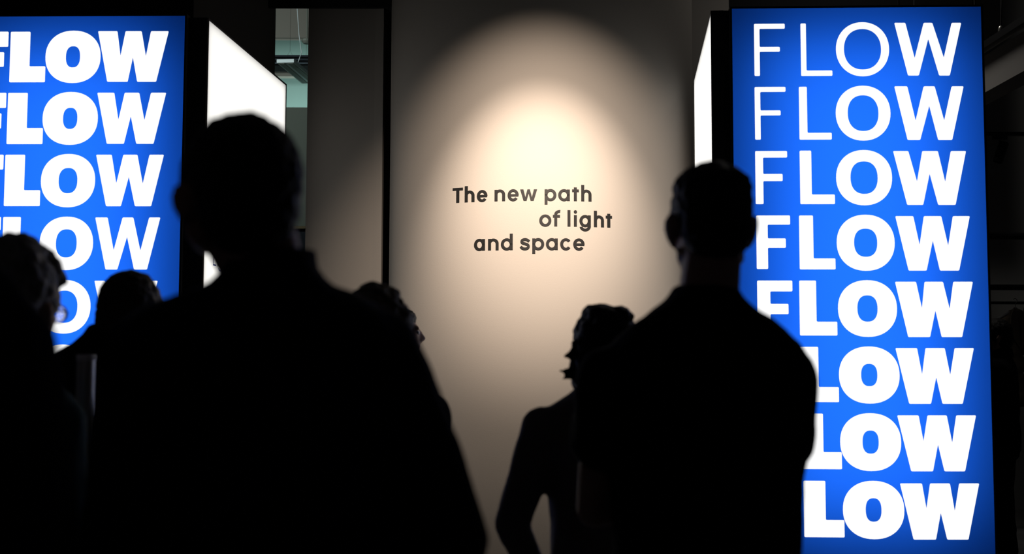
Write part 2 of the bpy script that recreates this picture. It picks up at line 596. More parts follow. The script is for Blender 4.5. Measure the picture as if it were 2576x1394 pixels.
def scaled(rows, ox, oy, k):
    out = []
    for kind, q in rows:
        if kind == 'W':
            out.append((kind, [(ox + p[0] / k, oy + p[1] / k) for p in q]))
        else:
            x0, x1, y0, y1 = q[:4]
            z = [ox + x0 / k, ox + x1 / k, oy + y0 / k, oy + y1 / k, q[4] / k, q[5] / k]
            if kind == 'F': z += [oy + q[6] / k, oy + q[7] / k, ox + q[8] / k]
            out.append((kind, z))
    return out


RIGHT = scaled([
    ('F', (114, 268, 120, 381, 27, 25, 236, 260, 242)), ('L', (347, 503, 118, 381, 27, 27)), ('O', (523, 789, 112, 383, 40, 34)),
    ('W', Wp(815, 870, 962, 1005, 1102, 1150, 884, 938, 1040, 1093, (917, 292), (1063, 290), (985, 195), 115, 379)),
    ('F', (117, 272, 436, 700, 28, 25, 554, 579, 246)), ('L', (339, 500, 435, 700, 40, 34)), ('O', (522, 796, 430, 705, 60, 48)),
    ('W', Wp(815, 880, 962, 1017, 1102, 1162, 882, 945, 1035, 1105, (922, 605), (1065, 605), (990, 530), 433, 702)),
    ('F', (120, 280, 757, 1023, 39, 33, 872, 908, 256)), ('L', (343, 516, 755, 1023, 58, 48)), ('O', (524, 804, 752, 1029, 72, 57)),
    ('W', Wp(809, 885, 955, 1033, 1098, 1174, 880, 960, 1035, 1122, (929, 910), (1070, 912), (992, 870), 757, 1027)),
    ('F', (125, 295, 1080, 1348, 57, 46, 1195, 1242, 272)), ('L', (340, 519, 1080, 1350, 70, 55)), ('O', (527, 817, 1076, 1357, 87, 70)),
    ('W', Wp(820, 910, 963, 1050, 1108, 1193, 887, 977, 1044, 1140, (942, 1228), (1085, 1232), (1008, 1205), 1083, 1356)),
], 1840, 0, 1.9912) + scaled([
    ('F', (131, 309, 12, 287, 66, 55, 130, 182, 288)), ('L', (344, 533, 12, 290, 85, 70)), ('O', (538, 836, 10, 297, 98, 77)),
    ('W', Wp(826, 932, 975, 1068, 1120, 1219, 893, 1003, 1062, 1165, (962, 153), (1102, 156), (1030, 163), 18, 298)),
    ('F', (135, 320, 347, 626, 84, 66, 464, 524, 300)), ('L', (345, 541, 347, 626, 95, 76)), ('O', (543, 849, 345, 634, 112, 88)),
    ('W', Wp(828, 937, 980, 1077, 1127, 1224, 898, 1008, 1066, 1168, (963, 487), (1105, 490), (1034, 500), 353, 635)),
    ('F', (140, 334, 684, 965, 96, 76, 800, 872, 314)), ('L', (352, 556, 684, 965, 112, 86)), ('O', (549, 857, 682, 975, 113, 88)),
    ('W', Wp(837, 945, 990, 1087, 1135, 1235, 908, 1018, 1076, 1180, (970, 825), (1115, 833), (1043, 840), 693, 976)),
    ('F', (150, 348, 1025, 1306, 110, 84, 1142, 1222, 330)), ('L', (366, 569, 1024, 1309, 110, 87)), ('O', (563, 873, 1024, 1319, 115, 88)),
    ('W', Wp(851, 962, 1003, 1103, 1150, 1251, 920, 1033, 1090, 1197, (985, 1165), (1128, 1178), (1057, 1185), 1037, 1321)),
], 1840, 700, 2.0088)

LEFT = scaled([
    ('F', (-172, 53, 132, 466, 132, 100, 268, 364, 28)), ('L', (68, 303, 132, 466, 130, 105)), ('O', (302, 666, 125, 471, 135, 103)),
    ('W', Wp(650, 778, 832, 938, 1000, 1117, 710, 845, 908, 1033, (798, 292), (966, 295), (880, 300), 128, 463)),
    ('F', (-190, 38, 536, 875, 130, 100, 672, 772, 10)), ('L', (50, 287, 536, 875, 130, 106)), ('O', (283, 648, 530, 880, 135, 105)),
    ('W', Wp(645, 757, 826, 922, 1000, 1100, 707, 820, 902, 1016, (784, 715), (956, 718), (866, 690), 535, 873)),
    ('F', (-206, 20, 945, 1285, 126, 98, 1082, 1180, -8)), ('L', (32, 269, 945, 1285, 130, 105)), ('O', (272, 630, 940, 1293, 117, 93)),
    ('W', Wp(637, 740, 817, 910, 990, 1085, 702, 800, 893, 1000, (770, 1135), (945, 1138), (853, 1090), 945, 1286)),
], 0, 30, 2.629) + scaled([
    ('F', (-272, 3, 153, 592, 140, 110, 330, 430, -30)), ('L', (22, 318, 153, 592, 147, 112)), ('O', (332, 778, 150, 597, 136, 106)),
    ('W', Wp(797, 900, 1025, 1115, 1247, 1340, 882, 980, 1120, 1228, (950, 432), (1173, 435), (1062, 318), 157, 592)),
    ('F', (-280, -14, 683, 1125, 120, 92, 862, 948, -50)), ('L', (12, 296, 683, 1125, 122, 96)), ('O', (317, 757, 678, 1127, 109, 90)),
    ('W', Wp(790, 877, 1020, 1100, 1235, 1318, 880, 960, 1115, 1200, (926, 965), (1152, 965), (1058, 815), 685, 1123)),
    ('F', (-290, -34, 1222, 1664, 92, 72, 1408, 1474, -74)), ('L', (-2, 270, 1222, 1664, 96, 76)), ('O', (298, 736, 1217, 1668, 92, 74)),
    ('W', Wp(778, 856, 1004, 1076, 1216, 1292, 872, 944, 1094, 1172, (908, 1506), (1132, 1508), (1040, 1352), 1223, 1664)),
    ('F', (-300, -50, 1768, 2212, 62, 50, 1962, 2010, -94)), ('L', (-20, 240, 1768, 2212, 66, 54)), ('O', (276, 712, 1762, 2216, 78, 64)),
    ('W', Wp(762, 836, 982, 1048, 1192, 1264, 856, 926, 1074, 1148, (892, 2060), (1112, 2062), (1016, 1884), 1768, 2210)),
    ('F', (-310, -62, 2320, 2766, 44, 40, 2516, 2556, -108)), ('L', (-36, 218, 2320, 2766, 46, 42)), ('O', (252, 690, 2314, 2770, 62, 52)),
    ('W', Wp(744, 816, 962, 1026, 1170, 1240, 838, 906, 1054, 1126, (874, 2616), (1092, 2618), (996, 2440), 2320, 2764)),
], 0, 500, 3.319)


def kiosk(label, A, B, S0, S1, letters, side_right):
    """A, B: left and right foot of the blue face; S0, S1: near and far foot of the white side face"""
    A, B, S0, S1 = (Vector((*p, 0)) for p in (A, B, S0, S1))
    mid = (A + B + S1) / 3; mid.z = 0
    root = tag(empty('lightbox_kiosk', mid), label, 'light box', 'light box kiosks with rows of FLOW lettering')
    sub = empty('tmp')      # children are built in world space, then moved under the root
    u = (B - A).normalized(); n = Vector((u.y, -u.x, 0))
    kids = []
    before = set(C.objects)
    zb = Vector((0, 0, BOT))
    fab = lightbox(None, 'front_fabric', A + zb, u, n, (B - A).length, TOP - BOT, 0.36, 'blue_fabric', 1.55, 0.21, (1, 1, 1))
    flow_letters(fab, A + zb, u, n, letters)
    sd = (S1 - S0).normalized()
    if side_right:
        su, o = sd, S0
        sn = Vector((sd.y, -sd.x, 0))
    else:
        su, o = -sd, S1
        sn = Vector((-sd.y, sd.x, 0))
    white = lightbox(None, 'side_fabric', o + zb, su, sn, (S1 - S0).length, TOP - 0.012 - BOT, 0.06, 'white_fabric', 1.22, 0.004, (1, 0.985, 0.95))
    # black corner post between the two lit faces
    E = B if side_right else A
    s = 1 if side_right else -1
    bm = bmesh.new()
    gap = (S0 - E).dot(u * s)
    q = E + u * s * 0.013 - n * 0.035
    obox(bm, q, u * s * (gap - 0.014), -n * 0.02, Vector((0, 0, TOP)))
    obj('corner_post', bm, M['black_metal'])
    # closed body behind, plinth and lid
    far = (A if side_right else B)
    inn = S0 - u * s * 0.16 - n * 0.40; inn2 = S1 - u * s * 0.16
    outf = far - n * 0.40; outb = far + (inn2 - inn)
    bm = bmesh.new(); prism(bm, [inn[:2], inn2[:2], outb[:2], outf[:2]], 0, TOP - .001)
    obj('body', bm, M['black_metal'])
    a1 = far - n * 0.03; a2 = E - n * 0.03 ; a3 = S0 - sn * 0.02; a4 = S1 - sn * 0.02; a5 = far + (S1 - S0)
    bm = bmesh.new(); prism(bm, [p[:2] for p in (a1, a2, a3, a4, a5)], 0, BOT - 0.016)
    obj('plinth', bm, M['black_metal'])
    made = [x for x in C.objects if x not in before]
    bpy.data.objects.remove(sub)
    for x in made:
        if x.parent is None:
            mw = x.matrix_world.copy() if x.type == 'LIGHT' else x.matrix_basis.copy()
            x.parent = root
            x.matrix_parent_inverse = Matrix.Translation(-root.location)
    return fab, white, (o + zb, su, sn)


kiosk('black light box kiosk with blue face, FLOW rows growing bolder downwards, at right',
      (1.3245, 6.600), (2.8071, 6.549), (1.2083, 6.650), (1.3806, 8.341), RIGHT, False)
uL = (Vector((-2.0295, 6.7715)) - Vector((-3.1897, 6.7978))).normalized()
aL = Vector((-2.0295, 6.7715)) - uL * 1.483
fabL, whiteL, (so, su, sn) = kiosk('black light box kiosk with blue face, FLOW rows growing thinner downwards, at left edge',
                                   tuple(aL), (-2.0295, 6.7715), (-1.8979, 6.8229), (-1.7589, 8.5138), LEFT, True)


# thin blue word on the white face of the left kiosk: starts "Light"
def side_word():
    def uv(px, py):
        d = ray(px, py)
        p = CAM_C + d * ((so - CAM_C).dot(sn) / d.dot(sn))
        return (p - so).dot(su), p.z - so.z
    P = lambda a, b, w_: so + su * a + Vector((0, 0, b)) + sn * (0.0015 + w_)
    a0, z1 = uv(536, 630); _, z0 = uv(536, 668)
    cap = z1 - z0; s = cap * 0.10

    def rects(lst):
        bm = bmesh.new()
        for x0, y0, x1, y1 in lst:
            tess_prism(bm, [[(a0 + x0 * cap, z0 + y0 * cap), (a0 + x1 * cap, z0 + y0 * cap), (a0 + x1 * cap, z0 + y1 * cap), (a0 + x0 * cap, z0 + y1 * cap)]], P, 0.001)
        return bm
    t = 0.085

    def ringg(bm, cx, cy, rx, ry, d0=0, d1=360):
        pv = None
        for k in range(33):
            a = R(d0 + (d1 - d0) * k / 32); c, q = math.cos(a), math.sin(a)
            cu = ((a0 + (cx + rx * c) * cap, z0 + (cy + ry * q) * cap), (a0 + (cx + (rx - t) * c) * cap, z0 + (cy + (ry - t) * q) * cap))
            if pv: tess_prism(bm, [[pv[0], cu[0], cu[1], pv[1]]], P, 0.001)
            pv = cu
        return bm
    parts = [rects([(0, 0, t, 1), (t, 0, .55, t)]), rects([(.80, 0, .80 + t, .68), (.79, .84, .81 + t, .95)])]
    g = rects([(1.62, -.05, 1.62 + t, .68)]); ringg(g, 1.36, .34, .345, .36); ringg(g, 1.36, -.04, .345, .27, 195, 360); parts.append(g)
    h = rects([(1.95, 0, 1.95 + t, 1.0), (2.38, 0, 2.38 + t, .42)]); ringg(h, 2.205, .42, .255, .28, 0, 175); parts.append(h)
    parts.append(rects([(2.78, 0, 2.78 + t, .9), (2.64, .6, 3.02, .6 + t)]))
    for b in parts:
        x = obj('letter', b, M['sign_blue'], whiteL)


side_word()

# ------------------------------------------------------------------ track spotlights
def spot_fixture(name, label, loc, aim, stem_to, energy=0, angle=60, blend=0.5, col=(1, 1, 1), rad=0.035, length=0.16, soft=0.012, spill=None):
    root = tag(empty(name, loc), label, 'spotlight')
    d = (Vector(aim) - Vector(loc)).normalized()
    q = d.to_track_quat('Z', 'Y')
    bm = bmesh.new()
    prof = [(-length * .6, rad * .9), (-length * .58, rad), (length * .4, rad), (length * .4, rad * .86), (length * .30, rad * .80)]
    rings_to_bm(bm, [[q @ Vector((r * math.cos(2 * math.pi * k / 24), r * math.sin(2 * math.pi * k / 24), s)) for k in range(24)] for s, r in prof])
    obj('lamp_head', bm, M['black_metal'], root)
    h = stem_to - loc[2]
    bm = bmesh.new()
    tube(bm, ((0, 0, 0), (0, 0, h)), 0.008, 8)
    obj('stem', bm, M['black_metal'], root)
    bm = bmesh.new(); box(bm, -.05, .05, -.017, .017, h - .03, h)
    obj('track_adapter', bm, M['black_metal'], root)
    beams = [(energy, angle, blend)] if energy else []
    if spill: beams.append(spill)          # the wide, weaker ring of light around the lamp's beam
    for energy, angle, blend in beams:
        L = bpy.data.lights.new(name + '_light', 'SPOT')
        L.energy = energy; L.spot_size = R(angle); L.spot_blend = blend; L.color = col; L.shadow_soft_size = soft
        lo = bpy.data.objects.new(name + '_light', L); C.objects.link(lo)
        lo.parent = root; lo.location = d * (length * .62)
        lo.rotation_euler = (-d).to_track_quat('Z', 'Y').to_euler()
    return root


WARM = (1.0, 0.815, 0.655)
LAMP = (0.20, 5.35, 4.64)
sp1 = spot_fixture('track_spotlight', 'black track spotlight overhead aimed at the title lettering', LAMP, (0.20, 8.0, 2.48), 5.15,
                   energy=4100, angle=33, blend=1.0, col=WARM, spill=(1900, 53, 1.0))
bm = bmesh.new(); box(bm, -1.6, 1.8, 5.33, 5.37, 5.15, 5.19)
for x in (-1.4, 0.1, 1.6): box(bm, x - .006, x + .006, 5.344, 5.356, 5.19, 5.3)
tag(obj('lighting_track', bm, M['black_metal']), 'black lighting track under the ceiling before the curved wall', 'track')

# ------------------------------------------------------------------ right-hand background
bm = bmesh.new(); box(bm, 3.40, 3.58, 4.8, 10.6, 3.335, 3.60)
tag(obj('ceiling_beam', bm, M['beam']), 'pale boxed ceiling beam running back above the right kiosk', 'beam')
root = tag(empty('suspended_rail', (3.37, 7.6, 3.62)), 'black suspended rail with cables above the pale beam', 'rail')
bm = bmesh.new(); box(bm, -.03, .03, -2.8, 3.0, 0, .05); obj('rail_bar', bm, M['black_metal'], root)
for y, dx in ((-.05, .12), (.35, .0), (-.5, -.1), (1.6, .05)):
    bm = bmesh.new(); tube(bm, ((0, y, .05), (dx * .3, y + .02, .6), (dx, y + .05, 1.68)), 0.006, 6)
    obj('cable', bm, M['black_metal'], root)
    bm = bmesh.new(); ell(bm, (0, y, .07), (.018, .018, .03), n=10, m=6); obj('cable_clip', bm, M['steel'], root, True)
p = at(2516, 388, 8.2)
bm = bmesh.new(); box(bm, 2.6, 6.9, 8.18, 8.22, p.z + .14, p.z + .165)
for x in (2.9, 6.6): box(bm, x - .006, x + .006, 8.194, 8.206, p.z + .165, 5.3)
tag(obj('lighting_track', bm, M['black_metal']), 'slim dark lighting track hanging across behind the right kiosk', 'track')
spot_fixture('track_spotlight', 'black cylinder spotlight hanging beside the right edge of the right kiosk', tuple(p), (p.x - .10, p.y, p.z - .28), p.z + .14, rad=.036, length=.155)

root = tag(empty('garment_rack', (4.3, 9.3, 0)), 'dark garment rack with three crossbars at far right', 'rack')
for z, r in ((1.885, .012), (2.015, .024), (2.446, .030)):
    bm = bmesh.new(); tube(bm, ((-1.6, 0, z), (1.5, 0, z)), r, 12); obj('crossbar', bm, M['black_metal'], root)
for x in (-1.6, 1.5):
    bm = bmesh.new(); tube(bm, ((x, 0, 0.02), (x, 0, 2.48)), .018, 12); obj('post', bm, M['black_metal'], root)
    bm = bmesh.new(); tube(bm, ((x, -.28, .02), (x, .28, .02)), .018, 10); obj('foot', bm, M['black_metal'], root)


def hung_jacket(label, x, rz, m, seed):
    root = tag(empty('jacket', (x, 9.28, 0), rz), label, 'jacket')
    bm = bmesh.new()
    T = 1.80
    loft(bm, [(T - .78, .21, .05), (T - .45, .20, .055), (T - .2, .215, .06), (T - .10, .215, .055), (T - .05, .14, .05), (T - .01, .065, .045), (T + .03, .06, .04)], 24, 2.6)
    for s in (-1, 1):
        chain(bm, [(s * .19, 0, T - .12), (s * .255, 0, T - .42), (s * .27, .01, T - .70)], [.055, .055, .045])
    fused('shell', bm, .014, m, root, 3, (.010, 9))
    for s in (-1, 1):
        bm = bmesh.new()
        v = [(s * .005, -.068, T - .30), (s * .10, -.072, T - .16), (s * .085, -.075, T - .02), (s * .045, -.06, T + .045), (s * .02, -.07, T - .06)]
        bmv = [bm.verts.new(p) for p in v] + [bm.verts.new((p[0], p[1] + .012, p[2])) for p in v]
        k = len(v)
        bm.faces.new(bmv[:k]); bm.faces.new(bmv[k:][::-1])
        for i in range(k): bm.faces.new((bmv[i], bmv[(i + 1) % k], bmv[k + (i + 1) % k], bmv[k + i]))
        obj('lapel', bm, m, root)
    for q in (.36, .50):
        bm = bmesh.new(); ell(bm, (.02, -.068, T - q), (.011, .006, .011), n=10, m=6); obj('button', bm, M['hanger'], root, True)
    hg = bm = bmesh.new()
    tube(bm, ((-.20, 0, T - .07), (-.06, 0, T + .0), (0, 0, T + .04), (.06, 0, T + .0), (.20, 0, T - .07)), .012, 8)
    tube(bm, [(0, 0, T + .04), (0, 0, T + .085)] + [(.018 * math.sin(a), 0, T + .103 - .018 * math.cos(a)) for a in (0.4, 1.2, 2.0, 2.8, 3.6, 4.2)], .003, 6)
    obj('hanger', bm, M['hanger'], root)


hung_jacket('khaki jacket on a pale hanger, facing out from the garment rack', 4.20, R(8), M['coat'], 1)
# unseen fill light added to lift the right-hand corner, above the frame
def area(name, loc, aim, sx, sy, power, col):
    L = bpy.data.lights.new(name, 'AREA'); L.shape = 'RECTANGLE'; L.size = sx; L.size_y = sy; L.energy = power; L.color = col
    o = bpy.data.objects.new(name, L); C.objects.link(o); o.location = loc
    o.rotation_euler = (Vector(loc) - Vector(aim)).to_track_quat('Z', 'Y').to_euler()


area('right_corner_fill', (2.7, 8.3, 5.25), (3.4, 8.8, 0), .6, .6, 15.0, (1, .95, .88))

# ------------------------------------------------------------------ the lit room seen through the gap
wall('wall_back_aqua', 'aqua', -4.2, 0.0, 13.0, 13.2, 0, 5.3)
wall('wall_side_room', 'taupe', -4.3, -4.2, 9.05, 13.2, 0, 5.3)
zt = at(745, 270, 12.0).z
bm = bmesh.new(); box(bm, -4.2, 0, 12.0, 12.1, 0, zt)
tag(obj('partition', bm, M['sage']), 'grey-green partition wall seen through the gap behind the front man', 'partition')
b0 = at(730, 95, 11.9).z
bm = bmesh.new(); box(bm, -4.2, 0.2, 11.9, 12.0, b0, 5.3)
tag(obj('bulkhead', bm, M['taupe']), 'taupe bulkhead over the lit back room', 'bulkhead')
c0, c1 = at(730, 192, 12.5).z, at(730, 160, 12.5).z
bm = bmesh.new(); box(bm, -4.2, 0.0, 12.5, 12.6, c0, c1)
tag(obj('ceiling_beam', bm, M['taupe']), 'taupe ceiling beam low behind the hanging lamp in the back room', 'beam')
root = empty('cable_tray', (-2.2, 12.15, at(730, 166, 12.15).z))
tag(root, 'black cable tray with pipes crossing the back room ceiling', 'cable tray')
bm = bmesh.new(); box(bm, -2, 2.2, -.02, .25, 0.0, .115); obj('tray', bm, M['black_wall'], root)
for k, (dy, z) in enumerate(((-.05, .022), (-.05, .060), (-.05, .100))):
    bm = bmesh.new(); tube(bm, ((-2, dy, z), (2.2, dy, z)), .011, 8); obj('pipe', bm, M['slate'], root)
# suspended lamp with two louvred troughs
lp = at(718, 158, 10.9) + Vector((.045, .42, 0))
root = tag(empty('pendant_lamp', lp), 'pale twin-trough lamp hanging in the lit room beyond the gap', 'lamp')
wL, lL, hL = .175, .86, .035
# body rotated so that it runs away to the right and down the photo
yw = R(-6)
root.rotation_euler = (R(0), 0, yw)
bm = bmesh.new()
box(bm, -wL / 2, wL / 2, -lL / 2, lL / 2, .0, hL)
obj('housing', bm, M['lamp_white'], root)
for s in (-1, 1):
    bm = bmesh.new(); box(bm, s * .045 - .028, s * .045 + .028, -lL / 2 + .03, lL / 2 - .03, -.004, .001)
    obj('louvre', bm, M['louvre'], root)
for y in (-.28, .28):
    bm = bmesh.new(); tube(bm, ((-.07, y, hL), (0, y, .16), (.07, y, hL)), .0012, 6); tube(bm, ((0, y, .16), (0, y, 5.3 - lp.z)), .0012, 6)
    obj('suspension_wire', bm, M['black_metal'], root)
bm = bmesh.new(); tube(bm, ((.09, -.3, hL), (.14, -.35, .12), (.12, -.38, .3), (.1, -.4, .6)), .004, 8); obj('power_cable', bm, M['lamp_white'], root)
q = at(772, 105, 11.0)
bm = bmesh.new(); loft(bm, [(-.02, .035, .035), (0, .055, .055), (.02, .055, .055)], 20, 2)
bmesh.ops.translate(bm, verts=bm.verts, vec=(0, 0, 0))
o = tag(obj('smoke_detector', bm, M['louvre']), 'small round detector near the top of the gap', 'detector'); o.location = q
bm = bmesh.new(); tube(bm, ((q.x, q.y, q.z + .02), (q.x, q.y, 5.3)), .008, 8)
d_ = obj('stem', bm, M['louvre']); d_.parent = o; d_.matrix_parent_inverse = Matrix.Translation(-Vector(q))
s0 = at(756, 572, 10.2)
bm = bmesh.new(); box(bm, s0.x - .5, s0.x + .15, 10.2, 10.5, s0.z - .012, s0.z + .012)
tag(obj('shelf_board', bm, M['wood']), 'pale wooden shelf top behind the front man in the gap', 'shelf')
root = tag(empty('cabinet', (s0.x - .18, 10.35, 0)), 'slate coloured cabinet under the pale shelf in the gap', 'cabinet')
bm = bmesh.new(); box(bm, -.30, .30, -.13, .14, 0.06, s0.z - .014); obj('body', bm, M['slate'], root)
for x in (-.15, .15):
    bm = bmesh.new(); box(bm, x - .144, x + .144, -.146, -.13, .08, s0.z - .04); d_ = obj('door', bm, M['slate'], root)
    bm = bmesh.new(); tube(bm, ((x * .3, -.165, s0.z - .35), (x * .3, -.165, s0.z - .20)), .006, 8); obj('handle', bm, M['steel'], d_)
bm = bmesh.new(); box(bm, -.29, .29, -.11, .13, 0, .06); obj('base', bm, M['black_metal'], root)


# cove light behind the partition and an unseen fill added to brighten the back room
area('cove_light', (-2.2, 12.3, 3.2), (-2.2, 13.0, 4.0), 2.5, .15, 20, (0.80, 1.0, 0.95))
area('back_room_fill', (-3.0, 9.5, 4.40), (-2.2, 12.4, 4.2), 1.0, .4, 17, (0.85, 1.0, 0.95))

# ------------------------------------------------------------------ people
HP = Vector((0, -.035, -.115))     # pivot of the head on the neck, relative to the head centre


def head_shapes(bm, ears=True):
    ell(bm, (0, -.012, .030), (.075, .097, .092))
    ell(bm, (0, .034, -.022), (.062, .062, .088))
    for s in (-1, 1):
        cone(bm, (s * .044, .000, -.055), (s * .012, .070, -.098), .026, .020)
        cone(bm, (s * .038, .070, -.012), (s * .056, .035, -.012), .016, .016)
        if ears:
            ell(bm, (s * .083, -.014, -.004), (.009, .020, .033), (0.12, s * .22, -s * .50), 14, 10)
            ell(bm, (s * .077, -.004, -.030), (.007, .010, .012), None, 10, 8)
    ell(bm, (0, .076, -.100), (.022, .018, .018))
    cone(bm, (0, .094, .012), (0, .113, -.030), .009, .013)
    for s in (-1, 1): ell(bm, (s * .012, .103, -.034), (.009, .011, .008), None, 10, 8)
    cone(bm, (-.040, .081, .024), (.040, .081, .024), .012, .012)
    cone(bm, (-.020, .087, -.062), (.020, .087, -.062), .008, .008)
    cone(bm, (-.016, .086, -.072), (.016, .086, -.072), .008, .008)


def hair_short(bm):
    ell(bm, (0, -.020, .040), (.080, .098, .094))
    ell(bm, (0, -.050, .000), (.072, .066, .078))
    for s in (-1, 1): ell(bm, (s * .066, .008, .030), (.014, .03, .045), None, 12, 8)


def hair_full(bm):
    ell(bm, (0, -.018, .045), (.087, .104, .098))
    ell(bm, (0, -.055, .000), (.083, .070, .085))
    for s in (-1, 1): ell(bm, (s * .070, .010, .030), (.018, .04, .05), None, 12, 8)


def hair_bob(bm):
    """chin-length hair that flicks out at the tips"""
    ell(bm, (0, -.014, .040), (.093, .108, .092))
    ell(bm, (-.025, -.02, .100), (.05, .07, .035))
    ell(bm, (.035, -.02, .098), (.045, .07, .032))
    for s in (-1, 1): ell(bm, (s * .068, -.02, -.05), (.034, .07, .105))
    ell(bm, (0, -.068, -.05), (.080, .050, .11))
    rnd = random.Random(4)
    for k in range(30):
        a = R(185 + 170 * k / 29)
        x, y = .088 * math.cos(a), -.02 + .09 * math.sin(a)
        z = rnd.uniform(-.06, .03); f = rnd.uniform(.4, 1.0)
        cone(bm, (x * .9, y * .9, -.06 + z), (x * 1.12, y * 1.1, -.10 + z), .016, .011, 8)
        cone(bm, (x * 1.12, y * 1.1, -.10 + z), (x * (1.2 + .25 * f), y * (1.15 + .12 * f), -.115 + z), .011, .005, 8)
    for z, f in ((-.012, .6), (-.055, 1.0), (-.075, .8)):
        cone(bm, (-.085, -.02, z + .03), (-.104, -.02, z), .018, .011, 8)
        cone(bm, (-.104, -.02, z), (-.108 - .028 * f, -.02, z - .006), .011, .006, 8)


def hand(bm, wrist, d, side, curl=.5):
    """palm, four unequal bent fingers, thumb from the side of the palm"""
    wrist = Vector(wrist); d = Vector(d).normalized()
    a = Vector((side, 0, 0)) if abs(d.x) < .8 else Vector((0, 1, 0))
    inn = (a - d * a.dot(d)).normalized()           # out of the palm's back
    lat = d.cross(inn).normalized()
    if lat.y < 0: lat = -lat
    for k in range(4):
        o = (k - 1.5) * .019
        base = wrist + d * .030 + lat * o * .75
        kn = wrist + d * (.086 - abs(k - 1.8) * .004) + lat * o
        cone(bm, base, kn, .014, .011, 10)
        L = (.062, .074, .078, .070)[k] if side > 0 else (.062, .074, .078, .070)[k]
        b = (d - inn * curl).normalized(); b2 = (d * .5 - inn * (curl + .5)).normalized()
        m1 = kn + b * L * .5
        cone(bm, kn, m1, .0105, .0092, 10); cone(bm, m1, m1 + b2 * L * .5, .0092, .0078, 10)
    t0 = wrist + d * .022 + lat * .020
    t1 = t0 + (d * .6 + lat * .75 - inn * .3).normalized() * .042
    cone(bm, t0, t1, .015, .012, 10); cone(bm, t1, t1 + (d * .9 + lat * .2 - inn * .35).normalized() * .036, .012, .009, 10)


